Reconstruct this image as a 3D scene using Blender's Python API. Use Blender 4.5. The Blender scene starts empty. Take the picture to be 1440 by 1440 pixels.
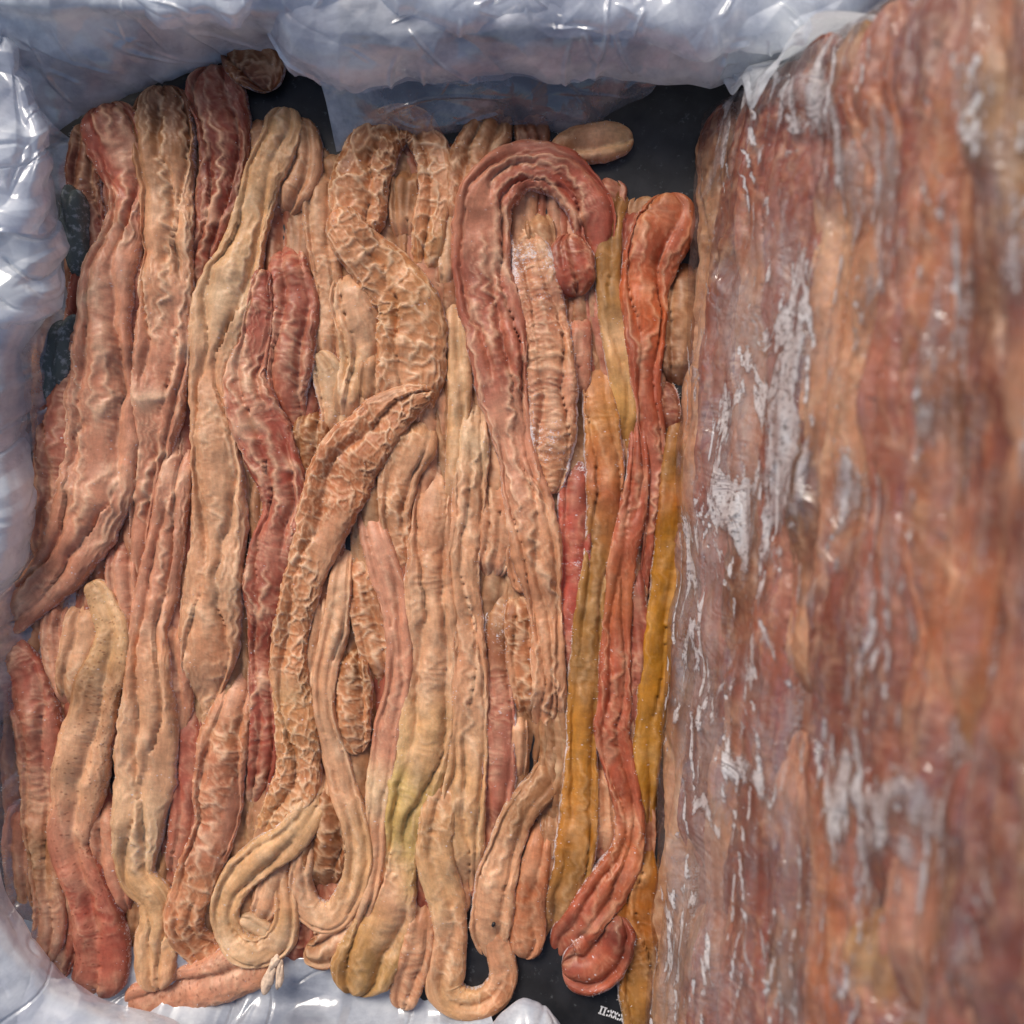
import bpy, math, random
import numpy as np
from mathutils import Vector

# ------------------------------------------------------------------ basics
S = 0.0003                       # metres per photo pixel on the meat plane
D = 1476.0                       # camera height above the meat plane, same unit
ZM = 20.0                        # mean height of the meat surface above the crate floor
sc = bpy.context.scene
COL = sc.collection
rng = np.random.default_rng(7)

# ------------------------------------------------------------------ camera
cam = bpy.data.cameras.new('camera')
cam_o = bpy.data.objects.new('camera', cam); COL.objects.link(cam_o)
cam.sensor_width = 36.0; cam.sensor_fit = 'HORIZONTAL'
cam.lens = 18.0 / (720.0 / D)
cam_o.location = (0, 0, (D + ZM) * S)
cam_o.rotation_euler = (0, 0, 0)
cam.clip_start = 0.005; cam.clip_end = 100
cam.dof.use_dof = True; cam.dof.focus_distance = (D - 6) * S; cam.dof.aperture_fstop = 4.2
sc.camera = cam_o

# ------------------------------------------------------------------ light: open shade, soft sky from the far left
SUN_EL, SUN_AZ = math.radians(42), math.radians(-32)      # azimuth from +Y, clockwise positive
w = bpy.data.worlds.new('World'); sc.world = w; w.use_nodes = True
nt = w.node_tree; nt.nodes.clear()
sky = nt.nodes.new('ShaderNodeTexSky'); sky.sky_type = 'NISHITA'; sky.sun_disc = False
sky.sun_elevation = SUN_EL; sky.sun_rotation = SUN_AZ; sky.air_density = 1.0; sky.dust_density = 3.0; sky.ozone_density = 1.0
bg = nt.nodes.new('ShaderNodeBackground'); bg.inputs['Strength'].default_value = 0.09
wo = nt.nodes.new('ShaderNodeOutputWorld')
nt.links.new(sky.outputs[0], bg.inputs[0]); nt.links.new(bg.outputs[0], wo.inputs[0])
sl = bpy.data.lights.new('sun', 'SUN'); sl.energy = 2.0; sl.angle = math.radians(28); sl.color = (1.0, 0.92, 0.82)
so = bpy.data.objects.new('sun', sl); COL.objects.link(so)
sd = Vector((math.sin(SUN_AZ) * math.cos(SUN_EL), math.cos(SUN_AZ) * math.cos(SUN_EL), math.sin(SUN_EL)))
so.rotation_euler = sd.to_track_quat('Z', 'Y').to_euler()
so.location = sd * 3
sc.view_settings.view_transform = 'Standard'; sc.view_settings.look = 'None'
sc.view_settings.exposure = 0.38; sc.view_settings.gamma = 1.0
sc.cycles.use_denoising = True
sc.cycles.max_bounces = 8; sc.cycles.transparent_max_bounces = 16

# ------------------------------------------------------------------ numpy noise
def _h(ix, iy, seed):
    n = (ix.astype(np.int64) * 374761393 + iy.astype(np.int64) * 668265263 + int(seed) * 1442695041) & 0xFFFFFFFF
    n = ((n ^ (n >> 13)) * 1274126177) & 0xFFFFFFFF
    n = (n ^ (n >> 16)) * 2246822519 & 0xFFFFFFFF
    return ((n ^ (n >> 15)) & 0xFFFFFF) / float(0xFFFFFF)

def pn(x, y, seed=0):
    x = np.asarray(x, float); y = np.asarray(y, float); x, y = np.broadcast_arrays(x, y)
    ix = np.floor(x); iy = np.floor(y); fx = x - ix; fy = y - iy
    u = fx ** 3 * (fx * (fx * 6 - 15) + 10); v = fy ** 3 * (fy * (fy * 6 - 15) + 10)
    def g(dx, dy):
        a = _h(ix + dx, iy + dy, seed) * 2 * np.pi
        return np.cos(a) * (fx - dx) + np.sin(a) * (fy - dy)
    a = g(0, 0) * (1 - u) + g(1, 0) * u
    b = g(0, 1) * (1 - u) + g(1, 1) * u
    return (a * (1 - v) + b * v) * 1.45

def worley(x, y, seed=0):
    ix = np.floor(x); iy = np.floor(y)
    f1 = np.full(x.shape, 9.0); f2 = np.full(x.shape, 9.0)
    for dx in (-1, 0, 1):
        for dy in (-1, 0, 1):
            cx = ix + dx; cy = iy + dy
            d = np.hypot(cx + .1 + .8 * _h(cx, cy, seed) - x, cy + .1 + .8 * _h(cx, cy, seed + 77) - y)
            n1 = np.minimum(f1, d); f2 = np.minimum(np.maximum(f1, d), f2); f1 = n1
    return f1, f2

def sst(a, b, x):
    t = np.clip((x - a) / (b - a), 0, 1); return t * t * (3 - 2 * t)

def lin(c):
    c = np.asarray(c, float) / 255.0
    return np.where(c <= 0.04045, c / 12.92, ((c + 0.055) / 1.055) ** 2.4)

def gs1(a, r):
    if r < 1: return a
    k = np.exp(-0.5 * (np.arange(-3 * r, 3 * r + 1) / r) ** 2); k /= k.sum()
    p = np.pad(a, 3 * int(r), mode='edge'); return np.convolve(p, k, 'valid')

# ------------------------------------------------------------------ object helpers
def tag(o, label=None, cat=None, group=None, kind=None):
    if label: o['label'] = label
    if cat: o['category'] = cat
    if group: o['group'] = group
    if kind: o['kind'] = kind
    return o

def mesh_obj(name, V, F, mat, parent=None, smooth=True, attrs=None):
    V = np.asarray(V, np.float32); F = np.asarray(F, np.int32)
    k = F.shape[1]
    me = bpy.data.meshes.new(name)
    me.vertices.add(len(V)); me.vertices.foreach_set('co', V.ravel())
    me.loops.add(F.size); me.loops.foreach_set('vertex_index', F.ravel())
    me.polygons.add(len(F)); me.polygons.foreach_set('loop_start', np.arange(0, F.size, k, dtype=np.int32))
    me.update(calc_edges=True)
    if smooth: me.polygons.foreach_set('use_smooth', np.ones(len(F), bool))
    for nm, (ty, a) in (attrs or {}).items():
        at = me.attributes.new(nm, ty, 'POINT')
        at.data.foreach_set('color' if ty == 'FLOAT_COLOR' else ('vector' if ty == 'FLOAT_VECTOR' else 'value'), np.ascontiguousarray(a, np.float32).ravel())
    me.materials.append(mat)
    o = bpy.data.objects.new(name, me); COL.objects.link(o)
    if parent is not None: o.parent = parent
    return o

def empty(name, loc=(0, 0, 0)):
    o = bpy.data.objects.new(name, None); COL.objects.link(o); o.location = loc
    o.empty_display_size = 0.02
    return o

def grid_faces(n, m, wrap=False):
    i = np.arange(n - 1)[:, None]; j = np.arange(m if wrap else m - 1)[None, :]
    a = i * m + j; b = i * m + (j + 1) % m
    return np.stack([a, b, b + m, a + m], -1).reshape(-1, 4)

def W(x, y, z):                       # plan coordinates (photo px centred, y up, z above the crate floor) -> metres
    return np.stack([np.asarray(x) * S, np.asarray(y) * S, np.asarray(z) * S], -1)

def box(name, x0, x1, y0, y1, z0, z1, mat, parent=None, bev=4.0):
    import bmesh
    bm = bmesh.new()
    bmesh.ops.create_cube(bm, size=1.0)
    for v in bm.verts:
        v.co = Vector(((x0 + x1) / 2 + v.co.x * (x1 - x0), (y0 + y1) / 2 + v.co.y * (y1 - y0), (z0 + z1) / 2 + v.co.z * (z1 - z0))) * S
    bmesh.ops.bevel(bm, geom=bm.edges[:], offset=bev * S, segments=2, affect='EDGES')
    me = bpy.data.meshes.new(name); bm.to_mesh(me); bm.free(); me.materials.append(mat)
    o = bpy.data.objects.new(name, me); COL.objects.link(o)
    if parent is not None: o.parent = parent
    return o

# ------------------------------------------------------------------ materials
class NT:
    def __init__(s, name):
        s.m = bpy.data.materials.new(name); s.m.use_nodes = True; s.t = s.m.node_tree; s.t.nodes.clear()
        s.out = s.n('OutputMaterial')
    def n(s, ty, **kw):
        nd = s.t.nodes.new('ShaderNode' + ty)
        for k, v in kw.items(): setattr(nd, k, v)
        return nd
    def set(s, nd, key, v):
        if hasattr(v, 'is_output') or isinstance(v, bpy.types.NodeSocket): s.t.links.new(v, nd.inputs[key])
        else: nd.inputs[key].default_value = v
    def math(s, op, a, b=0.0, c=None, clamp=False):
        nd = s.n('Math', operation=op); nd.use_clamp = clamp
        s.set(nd, 0, a); s.set(nd, 1, b)
        if c is not None: s.set(nd, 2, c)
        return nd.outputs[0]
    def mix(s, f, a, b, blend='MIX'):
        nd = s.n('Mix', data_type='RGBA', blend_type=blend)
        s.set(nd, 0, f); s.set(nd, 6, a); s.set(nd, 7, b); return nd.outputs[2]
    def noise(s, vec, scale, detail=3, rough=.55, dist=0.0):
        nd = s.n('TexNoise'); s.set(nd, 'Vector', vec); s.set(nd, 'Scale', scale); s.set(nd, 'Detail', detail)
        s.set(nd, 'Roughness', rough); s.set(nd, 'Distortion', dist); return nd.outputs[0]
    def vor(s, vec, scale, feature='F1'):
        nd = s.n('TexVoronoi', feature=feature); s.set(nd, 'Vector', vec); s.set(nd, 'Scale', scale); return nd.outputs['Distance']
    def rng(s, v, a, b, c=0.0, d=1.0, smooth=True):
        nd = s.n('MapRange', interpolation_type='SMOOTHSTEP' if smooth else 'LINEAR')
        s.set(nd, 0, v); s.set(nd, 1, a); s.set(nd, 2, b); s.set(nd, 3, c); s.set(nd, 4, d); return nd.outputs[0]
    def scale(s, vec, sx, sy, sz=1.0):
        nd = s.n('Mapping'); s.set(nd, 'Vector', vec); nd.inputs['Scale'].default_value = (sx, sy, sz); return nd.outputs[0]
    def bump(s, h, strength, dist, normal=None):
        nd = s.n('Bump'); s.set(nd, 'Strength', strength); s.set(nd, 'Distance', dist); s.set(nd, 'Height', h)
        if normal is not None: s.set(nd, 'Normal', normal)
        return nd.outputs[0]

def meat_material():
    t = NT('frozen_meat')
    col = t.n('Attribute', attribute_name='col').outputs['Color']
    suv = t.n('Attribute', attribute_name='suv').outputs['Vector']
    aux = t.n('SeparateColor'); t.t.links.new(t.n('Attribute', attribute_name='aux').outputs['Color'], aux.inputs[0])
    pore, frost, wet = aux.outputs[0], aux.outputs[1], aux.outputs[2]
    fib = t.noise(t.scale(suv, .035, .22), 1.0, 4, .65)
    cross = t.noise(t.scale(suv, .22, .05), 1.0, 3, .6)
    mott = t.noise(suv, .05, 4, .6)
    grain = t.noise(suv, .35, 3, .7)
    v = t.math('ADD', t.rng(fib, .25, .75, .88, 1.13), t.rng(mott, .28, .72, -.2, .18))
    v = t.math('ADD', v, t.rng(grain, .3, .7, -.07, .07))
    c = t.mix(1.0, col, v, 'MULTIPLY')
    redd = t.rng(t.noise(suv, .018, 3), .45, .75, 0, .16)
    c = t.mix(redd, c, t.mix(1.0, col, (1.0, .72, .62, 1), 'MULTIPLY'))
    pv = t.vor(suv, .145)
    pit = t.math('MULTIPLY', t.rng(pv, .30, .12), pore)
    c = t.mix(t.math('MULTIPLY', pit, .6), c, t.mix(1.0, col, (.42, .30, .24, 1), 'MULTIPLY'))
    # frost: fine white crystals in patches
    fn = t.math('ADD', t.math('MULTIPLY', t.noise(suv, .10, 5, .7), .55), t.math('MULTIPLY', t.noise(suv, .45, 2, .6), .45))
    thr = t.math('SUBTRACT', .83, t.math('MULTIPLY', frost, .42))
    fm = t.rng(t.math('SUBTRACT', fn, thr), -.02, .10)
    sp = t.vor(suv, .085); spn = t.noise(suv, .02, 2)
    spk = t.math('MULTIPLY', t.rng(sp, .13, .05), t.rng(t.math('ADD', spn, t.math('MULTIPLY', frost, .25)), .52, .66))
    fm = t.math('MAXIMUM', fm, t.math('MULTIPLY', spk, .75))
    c = t.mix(t.math('MULTIPLY', fm, .8), c, (.74, .70, .72, 1))
    p = t.n('BsdfPrincipled')
    t.set(p, 'Base Color', c)
    t.set(p, 'Roughness', t.math('SUBTRACT', t.rng(mott, .3, .7, .58, .40), t.math('MULTIPLY', wet, .22)))
    t.set(p, 'Specular IOR Level', .34)
    t.set(p, 'Subsurface Weight', .16); p.inputs['Subsurface Radius'].default_value = (1.0, .35, .2); t.set(p, 'Subsurface Scale', .0022)
    h = t.math('ADD', t.math('MULTIPLY', fib, .8), t.math('MULTIPLY', grain, .5))
    h = t.math('ADD', h, t.math('MULTIPLY', cross, .5))
    h = t.math('SUBTRACT', h, t.math('MULTIPLY', pit, 1.2))
    h = t.math('ADD', h, t.math('MULTIPLY', fm, 1.4))
    t.set(p, 'Normal', t.bump(h, .26, .0005))
    t.t.links.new(p.outputs[0], t.out.inputs[0])
    return t.m

def film_material(name, tint, a0, a1, frost_scale, transl=.45, rough=.22, cloud=(.4, .65), stretch=(1, 1, 1), light=(.90, .94, .98, 1), bias=False, bmp=.28):
    t = NT(name)
    co = t.n('TexCoord').outputs['Object']
    cs = t.scale(co, *stretch)
    n1 = t.noise(cs, frost_scale, 6, .62, .4)
    n2 = t.noise(co, frost_scale * 5.5, 4, .65)
    cl = t.rng(t.math('ADD', t.math('MULTIPLY', n1, .8), t.math('MULTIPLY', n2, .2)), cloud[0], cloud[1])
    if bias:
        bs = t.n('Attribute', attribute_name='bias').outputs['Fac']
        nA = t.math('ADD', t.noise(t.scale(co, 1, .34, .6), 50, 8, .66, 1.2), bs)
        nB = t.math('ADD', t.noise(t.scale(co, 1, .35, .7), 20, 5, .6, .5), bs)
        nC = t.noise(t.scale(co, 1, .4, .6), 170, 3, .6)
        patch = t.math('MULTIPLY', t.rng(nA, .495, .56), t.rng(nB, .36, .50, .35, 1.0))
        cl = t.math('MAXIMUM', patch, t.math('MULTIPLY', t.rng(nB, .43, .66), .44))
        cl = t.math('MAXIMUM', cl, t.math('MULTIPLY', t.rng(nC, .66, .72), .38))
        frost_h = patch
        light = t.mix(t.rng(t.noise(co, 420, 4, .7), .50, .66), t.mix(t.rng(nB, .4, .62), (.46, .40, .40, 1), light), (.20, .18, .18, 1))
    alpha = t.rng(cl, 0, 1, a0, a1, smooth=False)
    c = t.mix(cl, tint, light)
    p = t.n('BsdfPrincipled'); t.set(p, 'Base Color', c)
    t.set(p, 'Roughness', t.rng(n2, .3, .7, rough, rough + .2)); t.set(p, 'Specular IOR Level', .6); 
    wr = t.noise(t.scale(co, 1, 1.6, 1), 45, 3, .5, 1.6)
    wf = t.math('ABSOLUTE', t.math('SUBTRACT', wr, .5))
    t.set(p, 'Normal', t.bump(t.math('ADD', wf, t.math('MULTIPLY', n2, .05) if not bias else t.math('MULTIPLY', frost_h, .35)), bmp, .004))
    tr = t.n('BsdfTranslucent'); t.set(tr, 'Color', c)
    m1 = t.n('MixShader'); t.set(m1, 0, transl); t.t.links.new(p.outputs[0], m1.inputs[1]); t.t.links.new(tr.outputs[0], m1.inputs[2])
    tp = t.n('BsdfTransparent')
    m2 = t.n('MixShader'); t.set(m2, 0, alpha); t.t.links.new(tp.outputs[0], m2.inputs[1]); t.t.links.new(m1.outputs[0], m2.inputs[2])
    gl = t.n('BsdfGlossy'); t.set(gl, 'Roughness', .09); t.set(gl, 'Normal', t.bump(wf, bmp * 1.1, .004))
    fr = t.n('LayerWeight'); t.set(fr, 'Blend', .5)
    m3 = t.n('MixShader'); t.set(m3, 0, t.math('ADD', t.math('MULTIPLY', t.math('POWER', fr.outputs['Facing'], 4.0), .4), .09)); t.t.links.new(m2.outputs[0], m3.inputs[1]); t.t.links.new(gl.outputs[0], m3.inputs[2])
    t.t.links.new(m3.outputs[0], t.out.inputs[0])
    return t.m

def simple_mat(name, color, rough=.5, bump=.2, scale=200.0, spec=.5, var=.25, speck=0.0):
    t = NT(name); co = t.n('TexCoord').outputs['Object']
    n = t.noise(co, scale, 5, .6)
    c = t.mix(t.rng(n, .3, .7), tuple(x * (1 - var) for x in color) + (1,), tuple(min(1, x * (1 + var)) for x in color) + (1,))
    if speck:
        m = t.rng(t.noise(co, scale * 3, 4, .7), .60, .72)
        c = t.mix(t.math('MULTIPLY', m, speck), c, (.6, .64, .68, 1))
    p = t.n('BsdfPrincipled'); t.set(p, 'Base Color', c); t.set(p, 'Roughness', rough); t.set(p, 'Specular IOR Level', spec)
    t.set(p, 'Normal', t.bump(n, bump, .001)); t.t.links.new(p.outputs[0], t.out.inputs[0]); return t.m

M_MEAT = meat_material()
M_FILM = film_material('cloudy_plastic_film', (.68, .74, .90, 1), .36, .92, 13, transl=.28, cloud=(.36, .64), bmp=.05, stretch=(1, 1.5, 1))
M_FOLD = film_material('white_gathered_film', (.74, .78, .84, 1), .7, .97, 40, cloud=(.3, .55), bmp=.3)
M_FILM_D = film_material('thin_plastic_film', (.42, .47, .58, 1), .32, .80, 22, cloud=(.42, .72))
M_WRAP = film_material('frosted_wrap', (.34, .27, .26, 1), .10, .86, 30, transl=.15, rough=.13, bmp=.7, cloud=(.47, .61), stretch=(1, .22, .6), light=(.70, .68, .69, 1), bias=True)
M_CRATE = simple_mat('black_crate_plastic', (.016, .016, .018), .45, .15, 90, .4, .4, .10)
M_GROUND = simple_mat('grey_concrete', (.30, .29, .27), .85, .5, 40)
M_PRINT = simple_mat('white_print', (.72, .73, .75), .5, .05, 300, .4, .06)
M_CRYST = simple_mat('frost_crystal', (.80, .78, .80), .35, .1, 900, .5, .08)

# ------------------------------------------------------------------ draped strip builder
class Field:
    def __init__(s, x0, x1, y0, y1, cell=4.0, z=0.0):
        s.x0, s.y0, s.c = x0, y0, cell
        s.H = np.full((int((x1 - x0) / cell) + 1, int((y1 - y0) / cell) + 1), float(z))
        s.blur()
    def blur(s, r=2):
        B = s.H.copy()
        for _ in range(2):
            for ax in (0, 1):
                pad = [(0, 0), (0, 0)]; pad[ax] = (r + 1, r)
                c = np.cumsum(np.pad(B, pad, mode='edge'), axis=ax)
                n = B.shape[ax]; k = 2 * r + 1
                B = (np.take(c, np.arange(k, k + n), ax) - np.take(c, np.arange(0, n), ax)) / k
        s.B = B
    def at(s, x, y, A=None):
        A = s.B if A is None else A
        fx = np.clip((x - s.x0) / s.c, 0, A.shape[0] - 1.001); fy = np.clip((y - s.y0) / s.c, 0, A.shape[1] - 1.001)
        i = fx.astype(int); j = fy.astype(int); u = fx - i; v = fy - j
        return (A[i, j] * (1 - u) + A[i + 1, j] * u) * (1 - v) + (A[i, j + 1] * (1 - u) + A[i + 1, j + 1] * u) * v
    def put(s, x, y, z):
        i = np.clip(((x - s.x0) / s.c + .5).astype(int), 0, s.H.shape[0] - 1)
        j = np.clip(((y - s.y0) / s.c + .5).astype(int), 0, s.H.shape[1] - 1)
        np.maximum.at(s.H, (i.ravel(), j.ravel()), z.ravel()); s.blur()

def catmull(P, ds):
    P = np.asarray(P, float)
    Q = np.vstack([2 * P[0] - P[1], P, 2 * P[-1] - P[-2]])
    out = []
    for i in range(1, len(Q) - 2):
        p0, p1, p2, p3 = Q[i - 1:i + 3]
        n = max(3, int(np.hypot(*(p2 - p1)[:2]) / 1.5))
        d = [max(1e-3, math.sqrt(np.hypot(*(b - a)[:2]))) for a, b in ((p0, p1), (p1, p2), (p2, p3))]
        t = np.linspace(0, 1, n, endpoint=False)[:, None]
        m1 = ((p1 - p0) / d[0] - (p2 - p0) / (d[0] + d[1]) + (p2 - p1) / d[1]) * d[1]
        m2 = ((p2 - p1) / d[1] - (p3 - p1) / (d[1] + d[2]) + (p3 - p2) / d[2]) * d[1]
        out.append((2 * t ** 3 - 3 * t ** 2 + 1) * p1 + (t ** 3 - 2 * t ** 2 + t) * m1 + (-2 * t ** 3 + 3 * t ** 2) * p2 + (t ** 3 - t ** 2) * m2)
    A = np.vstack(out + [P[-1:]])
    L = np.r_[0, np.cumsum(np.hypot(*np.diff(A[:, :2], axis=0).T))]
    n = max(8, int(L[-1] / ds))
    s = np.linspace(0, L[-1], n)
    return s, np.stack([np.interp(s, L, A[:, k]) for k in range(A.shape[1])], 1)

frost_pts = []
def strip(field, pts, cols, tex, seed, to_world=W, ds=2.4, photo=True, hair=1.0):
    """A flattened gathered tube lying on what is below it; pts = (x, y, width)."""
    P = np.array([(p[0], p[1], p[2] if len(p) > 2 else 12) for p in pts], float)
    if photo: P[:, 0] -= 720; P[:, 1] = 720 - P[:, 1]
    g = tex.get
    s, C = catmull(P, ds)
    n = len(s); L = s[-1]
    w_ = np.clip(C[:, 2] * g('ws', 1.08) + 2, 6, None)
    x, y = gs1(C[:, 0], 3), gs1(C[:, 1], 3)
    w_ = gs1(w_, 6)
    si = g('si', (0, 0)); rs, re = (.42 if not si[0] else .9) * w_[min(n - 1, 8)] + 3, (.42 if not si[1] else .9) * w_[max(0, n - 9)] + 3
    e = np.sqrt(np.clip(1 - ((rs - s) / rs).clip(0, 1) ** 2, 1e-4, 1)) * np.sqrt(np.clip(1 - ((s - L + re) / re).clip(0, 1) ** 2, 1e-4, 1))
    tx, ty = np.gradient(x), np.gradient(y); q = np.hypot(tx, ty) + 1e-9; tx /= q; ty /= q
    nx, ny = -ty, tx
    ang = np.unwrap(np.arctan2(ty, tx)); kap = gs1(np.gradient(ang) / np.gradient(s), 5)
    wm = w_.max()
    Nt = int(np.clip(1.3 * wm / ds, 10, 64)); Nb = 7
    th = np.r_[np.linspace(0, np.pi, Nt), np.linspace(np.pi, 2 * np.pi, Nb + 2)[1:-1]]
    top = np.r_[np.ones(Nt, bool), np.zeros(Nb, bool)]
    ct, st = np.cos(th), np.sin(th)
    t = -np.sign(ct) * np.abs(ct) ** .9
    hp = np.where(top, np.abs(st) ** g('sq', .46), -.35 * np.abs(st) ** .6)
    Wd = w_[:, None]; U = s[:, None] + 0 * t[None]; vth = np.where(top, th / np.pi - .5, .5 - (th - np.pi) / np.pi)[None] + 0 * U
    V = vth * Wd * 1.15
    sd = seed * 13
    edge = 1 + .10 * pn(U / 45, np.sign(t)[None] * 3 + 0 * U, sd) + .05 * pn(U / 13, np.sign(t)[None] * 3 + 0 * U, sd + 1)
    off = t[None] * Wd / 2 * edge * e[:, None]
    kk = kap[:, None]; lim = .88 / np.maximum(np.abs(kk), 1e-4)
    off = np.where(off * kk > 0, np.sign(off) * np.minimum(np.abs(off), lim), off)
    X = x[:, None] + nx[:, None] * off; Y = y[:, None] + ny[:, None] * off
    T = np.clip(g('th', .38) * w_, 16, 28) * g('tf', 1.0)
    T = (T * (1 + .22 * pn(s / 60, s * 0, sd + 2)) * np.maximum(e, .02) ** .7)[:, None]
    # what it lies on
    tt = np.linspace(-.7, .7, 7)
    cb = field.at(x[:, None] + nx[:, None] * tt * Wd / 2, y[:, None] + ny[:, None] * tt * Wd / 2).mean(1)
    cb = gs1(cb, 12)[:, None]
    base = .66 * cb + .34 * field.at(X, Y) + g('lift', 0.0) - 3
    si = g('si', (0, 0)); rl_ = max(40., min(90., L * .22))
    base = base - (si[0] * (1 - sst(0, rl_, s)) + si[1] * (1 - sst(0, rl_, L - s)))[:, None]
    # gathered folds running along the strip
    R = np.random.default_rng(seed)
    nf = g('nf', 2)
    tn = np.arcsin(np.clip(t, -1, 1))[None] / (np.pi / 2) + 0 * U
    bs_ = [np.full((n, 1), -1.0)]
    for k in range(nf):
        bk = -1 + 2 * (k + 1) / (nf + 1) + R.uniform(-.16, .16) + .42 * pn(s / 150, 0 * s + k, sd + 20) + .07 * pn(s / 24, 0 * s + k, sd + 60) + g('tw', 0) * (s / L - .5)
        bs_.append(np.clip(bk, -.9, .9)[:, None])
    bs_.append(np.full((n, 1), 1.0))
    hs = np.zeros_like(U)
    for k in range(nf + 1):
        lo, hi = np.minimum(bs_[k], bs_[k + 1] - .06), np.maximum(bs_[k + 1], bs_[k] + .06)
        f = np.clip((tn - lo) / (hi - lo), 0, 1); ins = (tn >= bs_[k]) & (tn <= bs_[k + 1])
        sk = .5 + .28 * pn(s / 90, 0 * s + k, sd + 80)[:, None]          # each pleat leans to one side
        q_ = np.where(f < sk, f / sk, (1 - f) / (1 - sk))
        arc = 1 - (1 - np.clip(q_, 0, 1)) ** 2.6
        dep = .50 * sst(-.35, .35, pn(s / 130, 0 * s + k * 5, sd + 40)[:, None] + .12) if nf else 0
        lev = .24 * pn(s / 110, 0 * s + k * 7, sd + 50)[:, None]
        hs = np.where(ins, -dep * (1 - arc) + lev * arc, hs)
    # wrinkles
    z1 = pn(U / 26, V / 34, sd + 3); z2 = pn(U / 13, V / 30, sd + 4)
    Vw = V + 6.5 * z1 + 2.7 * np.clip(z2 * 2.0, -1, 1) + g('tw', 0) * 30 * (U / L)
    nl = pn(U / 150, Vw / g('lw', 23), sd + 5)
    rl = (1 - np.clip(np.abs(nl) * 4.8, 0, 1)) ** 1.3
    nl2 = pn(U / 90, Vw / 9 + 7, sd + 6)
    rl = np.maximum(rl, .45 * (1 - np.clip(np.abs(nl2) * 4.2, 0, 1)) ** 2)
    ml = g('l', .6) * sst(-.35, .25, pn(U / 120, V / 60, sd + 7) + .25)
    cs = g('cell', 21.) * (.8 + .5 * float(_h(np.array([seed]), np.array([3]), 5)[0]))
    f1, f2 = worley(U / (cs * 1.05) + .33 * pn(U / 15, V / 15, sd + 8), V / (cs * .82) + .33 * pn(U / 15, V / 15, sd + 9), sd)
    rr = np.exp(-((f2 - f1) / .135) ** 2)
    f1b, f2b = worley(U / (cs * .62) + .3 * pn(U / 9, V / 9, sd + 31), V / (cs * .5), sd + 5)
    rr = np.maximum(rr, .55 * np.exp(-((f2b - f1b) / .12) ** 2)) * (.62 + .38 * sst(-.3, .2, pn(U / 24, V / 24, sd + 33)))
    mr = np.clip(g('r', .3), 0, 1) * sst(-.28, .22, pn(U / 110, V / 45, sd + 10) + (g('r', .3) - .45) * .9)
    nc = pn(U / 10.5 + .8 * pn(U / 22, V / 16, sd + 12), V / 38, sd + 11)
    rc = (1 - np.clip(np.abs(nc) * 2.6, 0, 1)) ** 1.3
    mc = np.clip(g('c', .25), 0, 1) * sst(-.2, .3, pn(U / 70, V / 26, sd + 13) + (g('c', .25) - .35) * .8)
    ml = ml * (1 - .75 * mr); mc = mc * (1 - .6 * mr)
    ridge = np.clip(ml * rl + mr * rr + .8 * mc * rc, 0, 1)
    ea = (np.abs(st) ** .5)[None]
    amp = np.clip(wm / 60, .55, 1.1)
    disp = amp * (4.6 * ml * (rl - .2) + 3.9 * mr * (rr - .36) + 3.2 * mc * (rc - .4) + 1.0 * pn(U / 60, V / 34, sd + 14) + .3 * pn(U / 11, V / 9, sd + 15) + .25 * pn(U / 4.5, V / 4.5, sd + 16))
    disp = np.where(top[None], disp * (.35 + .65 * ea), 0) * np.sqrt(e)[:, None]
    h = hp[None] * (1 + np.where(top[None], hs, 0))
    Z = base + T * h + disp * (.45 + .55 * np.abs(st))[None]
    lat = -ct[None] * np.where(top[None], 1, 0) * disp * .55
    X = X + nx[:, None] * lat; Y = Y + ny[:, None] * lat
    tb = top[None] & (np.ones_like(U) > 0)
    field.put(X[:, :Nt], Y[:, :Nt], Z[:, :Nt])
    # pigment
    if len(np.shape(cols)) == 1: cols = [cols]
    cl = np.array([lin(c) for c in cols]); uu = np.linspace(0, L, len(cl)) if len(cl) > 1 else np.array([0.])
    us = U + 45 * pn(U / 80, V / 40, sd + 17)
    base_c = np.stack([np.interp(us, uu, cl[:, k]) if len(cl) > 1 else np.full_like(U, cl[0, k]) for k in range(3)], -1)
    side = sst(-.5, .5, pn(U / 160, V / 50, sd + 18))[..., None]
    base_c = base_c * (1 - .16 * side * np.array([.4, .75, .9])) * (1 + .14 * pn(U / 60, V / 30, sd + 19)[..., None])
    pale = .45 * np.clip(base_c ** .62, 0, .75) + .55 * lin((228, 190, 150))
    rf = (np.clip(ridge * 1.1, 0, 1) * .9)[..., None]
    cellc = (mr * (1 - rr) * .38)[..., None]
    c3 = base_c * (1 - rf) + pale * rf
    c3 = c3 * (1 - cellc * np.array([.5, 1.0, 1.35]))
    c3 = np.clip(c3, .004, .85)
    pore = np.clip(g('p', 0.0), 0, 1) * sst(-.25, .15, pn(U / 130, V / 60, sd + 21) + (g('p', 0.) - .5) * .8) * (1 - mr)
    fr = np.clip(g('f', .12) + .55 * g('f', .12) * pn(U / 60, V / 30, sd + 22) + .75 * (np.abs(t)[None] ** 9) + g('f', .12) * pn(U / 150, 0 * V, sd + 23), 0, 1)
    aux = np.stack([pore, fr, np.full_like(U, g('wet', .1)), np.ones_like(U)], -1)
    col = np.concatenate([c3, np.ones_like(U)[..., None]], -1)
    suv = np.stack([U + seed * 511.3, V + seed * 97.1, 0 * U], -1)
    Vw_ = to_world(X, Y, Z).reshape(-1, 3)
    F = grid_faces(n, len(th), True)
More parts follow.
